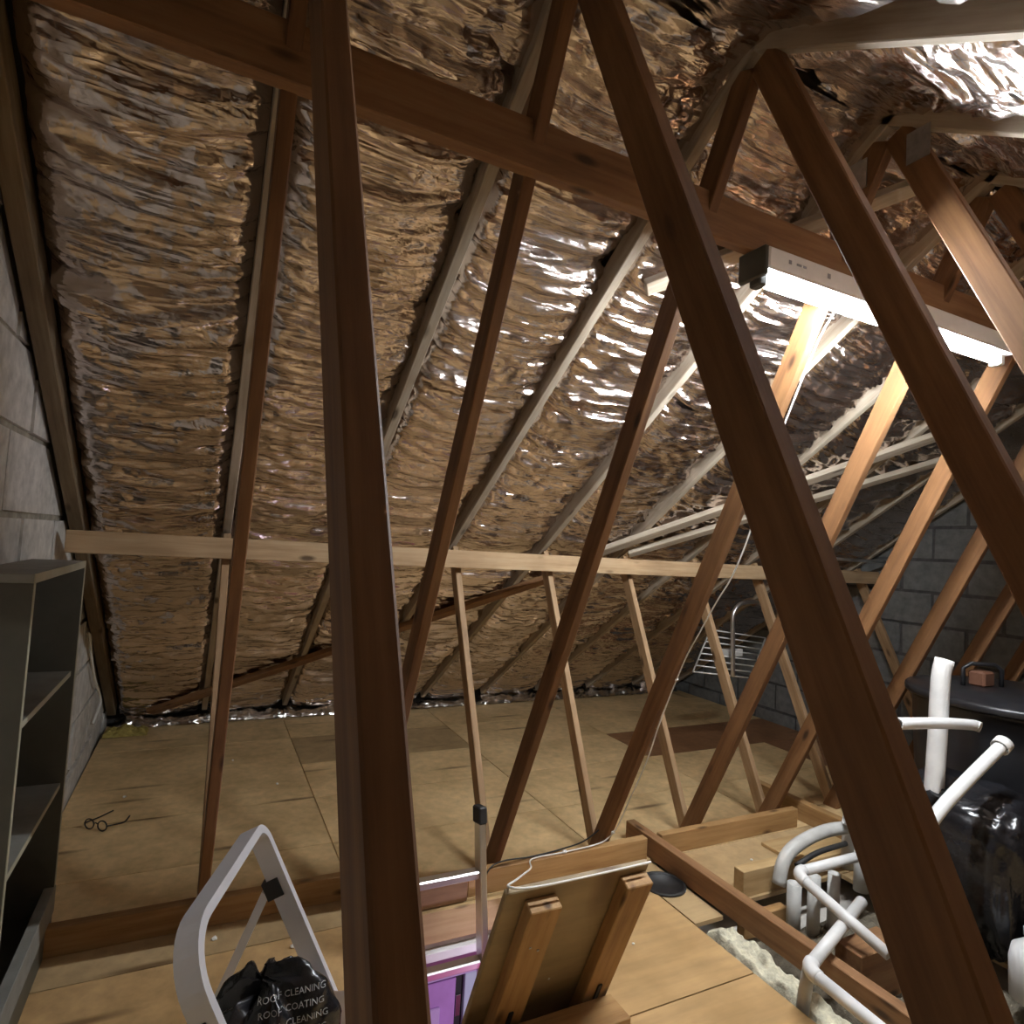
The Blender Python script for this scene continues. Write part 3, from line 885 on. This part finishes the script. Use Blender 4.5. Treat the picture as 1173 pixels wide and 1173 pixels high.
# ------------------------------------------------------------------ white pipes
def pipe(pts, r, label, mat='pvc', sm=0, group='white plastic pipes', flare=None, name='plastic_pipe'):
    o = tag(bmobj(name, pipe_bm(pts, r, sm=sm), mat, smooth=True), label, 'pipe', group)
    return o
pipe([(2.905, 1.62, .50), (2.93, 1.62, .80), (2.945, 1.62, 1.05), (2.965, 1.615, 1.142)], .0375, 'thick upright white pipe standing on the black bundle before the tank', sm=4)
pipe([(2.48, 1.52, .925), (2.80, 1.53, .90), (3.04, 1.54, .872), (3.065, 1.52, .865)], .023, 'thin level white pipe crossing in front of the thick upright pipe', sm=4)
fp = thing('flared_pipe', (2.5, 1.40, .55), 'slanting white pipe with flared end leaning over the black bundle', 'pipe', 'white plastic pipes')
bmobj('pipe_body', pipe_bm([(2.43, 1.40, .55), (2.60, 1.40, .655), (2.82, 1.40, .76), (2.98, 1.40, .832)], .024, sm=5), 'pvc', fp, smooth=True)
bmobj('flare', pipe_bm([(2.965, 1.40, .825), (2.985, 1.40, .835), (3.0, 1.40, .843)], .034, sm=0), 'pvc', fp, smooth=True)

def elbow_pipe(c, arms, r, label, n=5, re=None, mat='pvc'):
    t = thing('elbow_pipe', c, label, 'pipe', 'white plastic pipes')
    c = Vector(c); a, b_ = (Vector(q) for q in arms)
    re = re or r * 1.9
    f = fillet(a, c, b_, re, 6)
    bmobj('pipe_arm', pipe_bm([f[0], a], r, n=14), mat, t, smooth=True)
    bmobj('pipe_arm', pipe_bm([f[-1], b_], r, n=14), mat, t, smooth=True)
    bmobj('elbow', sweep_bm([f[0] + (f[0] - f[1]) * 1.2] + f + [f[-1] + (f[-1] - f[-2]) * 1.2], circ(r * 1.16, 14)), mat, t, smooth=True)
    return t
elbow_pipe((2.28, 1.80, .255), ((2.85, 1.84, .225), (2.30, 1.42, .15)), .021, 'upper white elbow pipe bent over the upright grey pipes')
elbow_pipe((1.95, 1.48, .150), ((2.50, 1.66, .170), (1.97, 1.00, .10)), .022, 'lower white elbow pipe crossing over the dark floor joist')
for k, (x, y, z0, z1, r) in enumerate(((2.44, 1.93, -.128, .12, .030), (2.53, 1.90, -.128, .15, .027), (2.62, 1.87, -.128, .16, .026), (2.90, 1.93, .002, .20, .034))):
    pipe([(x, y, z0), (x, y, z1)], r, ('leftmost of the upright grey waste pipes below the elbow', 'second from left of the upright grey waste pipes below the elbow', 'third from left of the upright grey waste pipes below the elbow', 'thickest of the upright grey waste pipes, at the foot of the big dark web')[k], 'pvc_grey', group='upright waste pipes')
pipe([(3.04, 2.10, .002), (3.05, 2.10, .30), (3.06, 2.10, .62)], .031, 'tall grey pipe standing behind the big dark web', 'pvc_grey', sm=3, group='upright waste pipes')
pipe([(2.46, 2.03, .06), (2.50, 2.035, .16), (2.60, 2.04, .215), (2.80, 2.05, .24), (3.0, 2.04, .235)], .030, 'curved grey waste pipe bending down behind the elbow pipe', 'pvc_grey', sm=5, group='upright waste pipes')
pipe([(2.52, 1.985, .155), (2.66, 1.985, .19), (2.86, 1.985, .20)], .012, 'narrow dark flexible hose with open end over the grey pipes', 'black_rubber', sm=4, name='hose')
pipe([(2.89, 2.02, .295), (2.98, 1.95, .27), (3.08, 1.9, .25)], .022, 'short stub of white pipe at the tall grey pipe', sm=3)
pipe([(1.985, 1.52, -.125), (1.985, 1.52, .0), (1.97, 1.49, .13)], .022, 'short upright pipe stub rising from the insulation to the lower elbow', 'pvc_grey', sm=3)

jar = thing('plastic_bottle', (2.79, 1.20, 0), 'white plastic bottle at the bottom right corner', 'bottle')
lathe('bottle_body', [(.06, .002), (.072, .01), (.075, .14), (.066, .185), (.03, .215), (.028, .23)], (2.79, 1.20), 'white_plastic', jar, 24)
lathe('bottle_cap', [(.032, .231), (.032, .255), (.026, .26)], (2.79, 1.20), 'white_plastic', jar, 20)

vc = tag(lathe('round_duct_collar', [(.105, -.003), (.105, .006), (.098, .008), (.09, .004), (.088, -.11)], (2.03, 2.31), 'black_rubber', None, 32), 'round black duct collar set in the floor beside the long dark joist', 'duct')
# ------------------------------------------------------------------ insulation between the joists
def wool(name, x0, x1, y0, y1, z0, hgt, seed, mat, label):
    nu, nv = 40, 90
    u = np.linspace(0, 1, nu)[:, None] * np.ones((1, nv)); v = np.linspace(0, 1, nv)[None, :] * np.ones((nu, 1))
    x = x0 + (x1 - x0) * u; y = y0 + (y1 - y0) * v
    e = np.clip(np.minimum(np.minimum(u, 1 - u) * (x1 - x0), np.minimum(v, 1 - v) * (y1 - y0)) / .04, 0, 1) ** .6
    z = z0 + hgt * (e * .92) + .045 * e * (vnoise(x * 14 + seed, y * 9, seed) + .5 * vnoise(x * 34, y * 28, seed + 1) + .35 * vnoise(x * 80, y * 70, seed + 2))
    P = np.stack([x, y, z], -1)
    o = link(name, grid_mesh(name, P), mat)
    return tag(o, label, 'insulation', kind='stuff')
wool('mineral_wool', 1.957, 2.122, .95, 2.015, -.128, .13, 81, 'wool', 'pale loose mineral wool in the gap beside the long dark joist')
wool('mineral_wool', 2.182, 2.945, 1.0, 1.97, -.128, .04, 85, 'wool_dark', 'mineral wool coloured dark as the shaded void around the bases of the waste pipes')
wool('mineral_wool', -.56, -.28, 5.26, 5.42, .002, .05, 87, 'wool_yellow', 'yellow tuft of wool in the far left floor corner')

# ------------------------------------------------------------------ pale crumbs of foam and sawdust on the floor
def crumb(k, r_):
    bm = bmesh.new(); bmesh.ops.create_icosphere(bm, subdivisions=1, radius=r_)
    for v in bm.verts: v.co *= random.uniform(.6, 1.25); v.co.z *= .6
    return bm
for k, (x, y, r_, where) in enumerate([
        (-.30, 4.10, .012, 'behind the spectacles'), (.27, 4.55, .008, 'on the far left boards between two rafters'),
        (.50, 4.05, .009, 'left of the long board seam'), (.14, 2.60, .013, 'at the foot of the leftmost web'),
        (.40, 2.45, .010, 'seen through the stepladder hoop'), (1.02, 3.30, .008, 'behind the ladder cap'),
        (2.30, 2.35, .010, 'on the board behind the wood offcut'), (2.62, 2.33, .009, 'next to the flat plank'),
        (1.62, 2.0, .008, 'right of the hatch lid'), (1.92, 2.60, .012, 'where the white cable meets the binder')]):
    o = bmobj('foam_crumb', crumb(k, r_), 'white_wire', None, Matrix.Translation((x, y, r_ * .55)))
    tag(o, 'small pale crumb of foam on the floor ' + where, 'crumb', 'pale crumbs scattered on the floor')
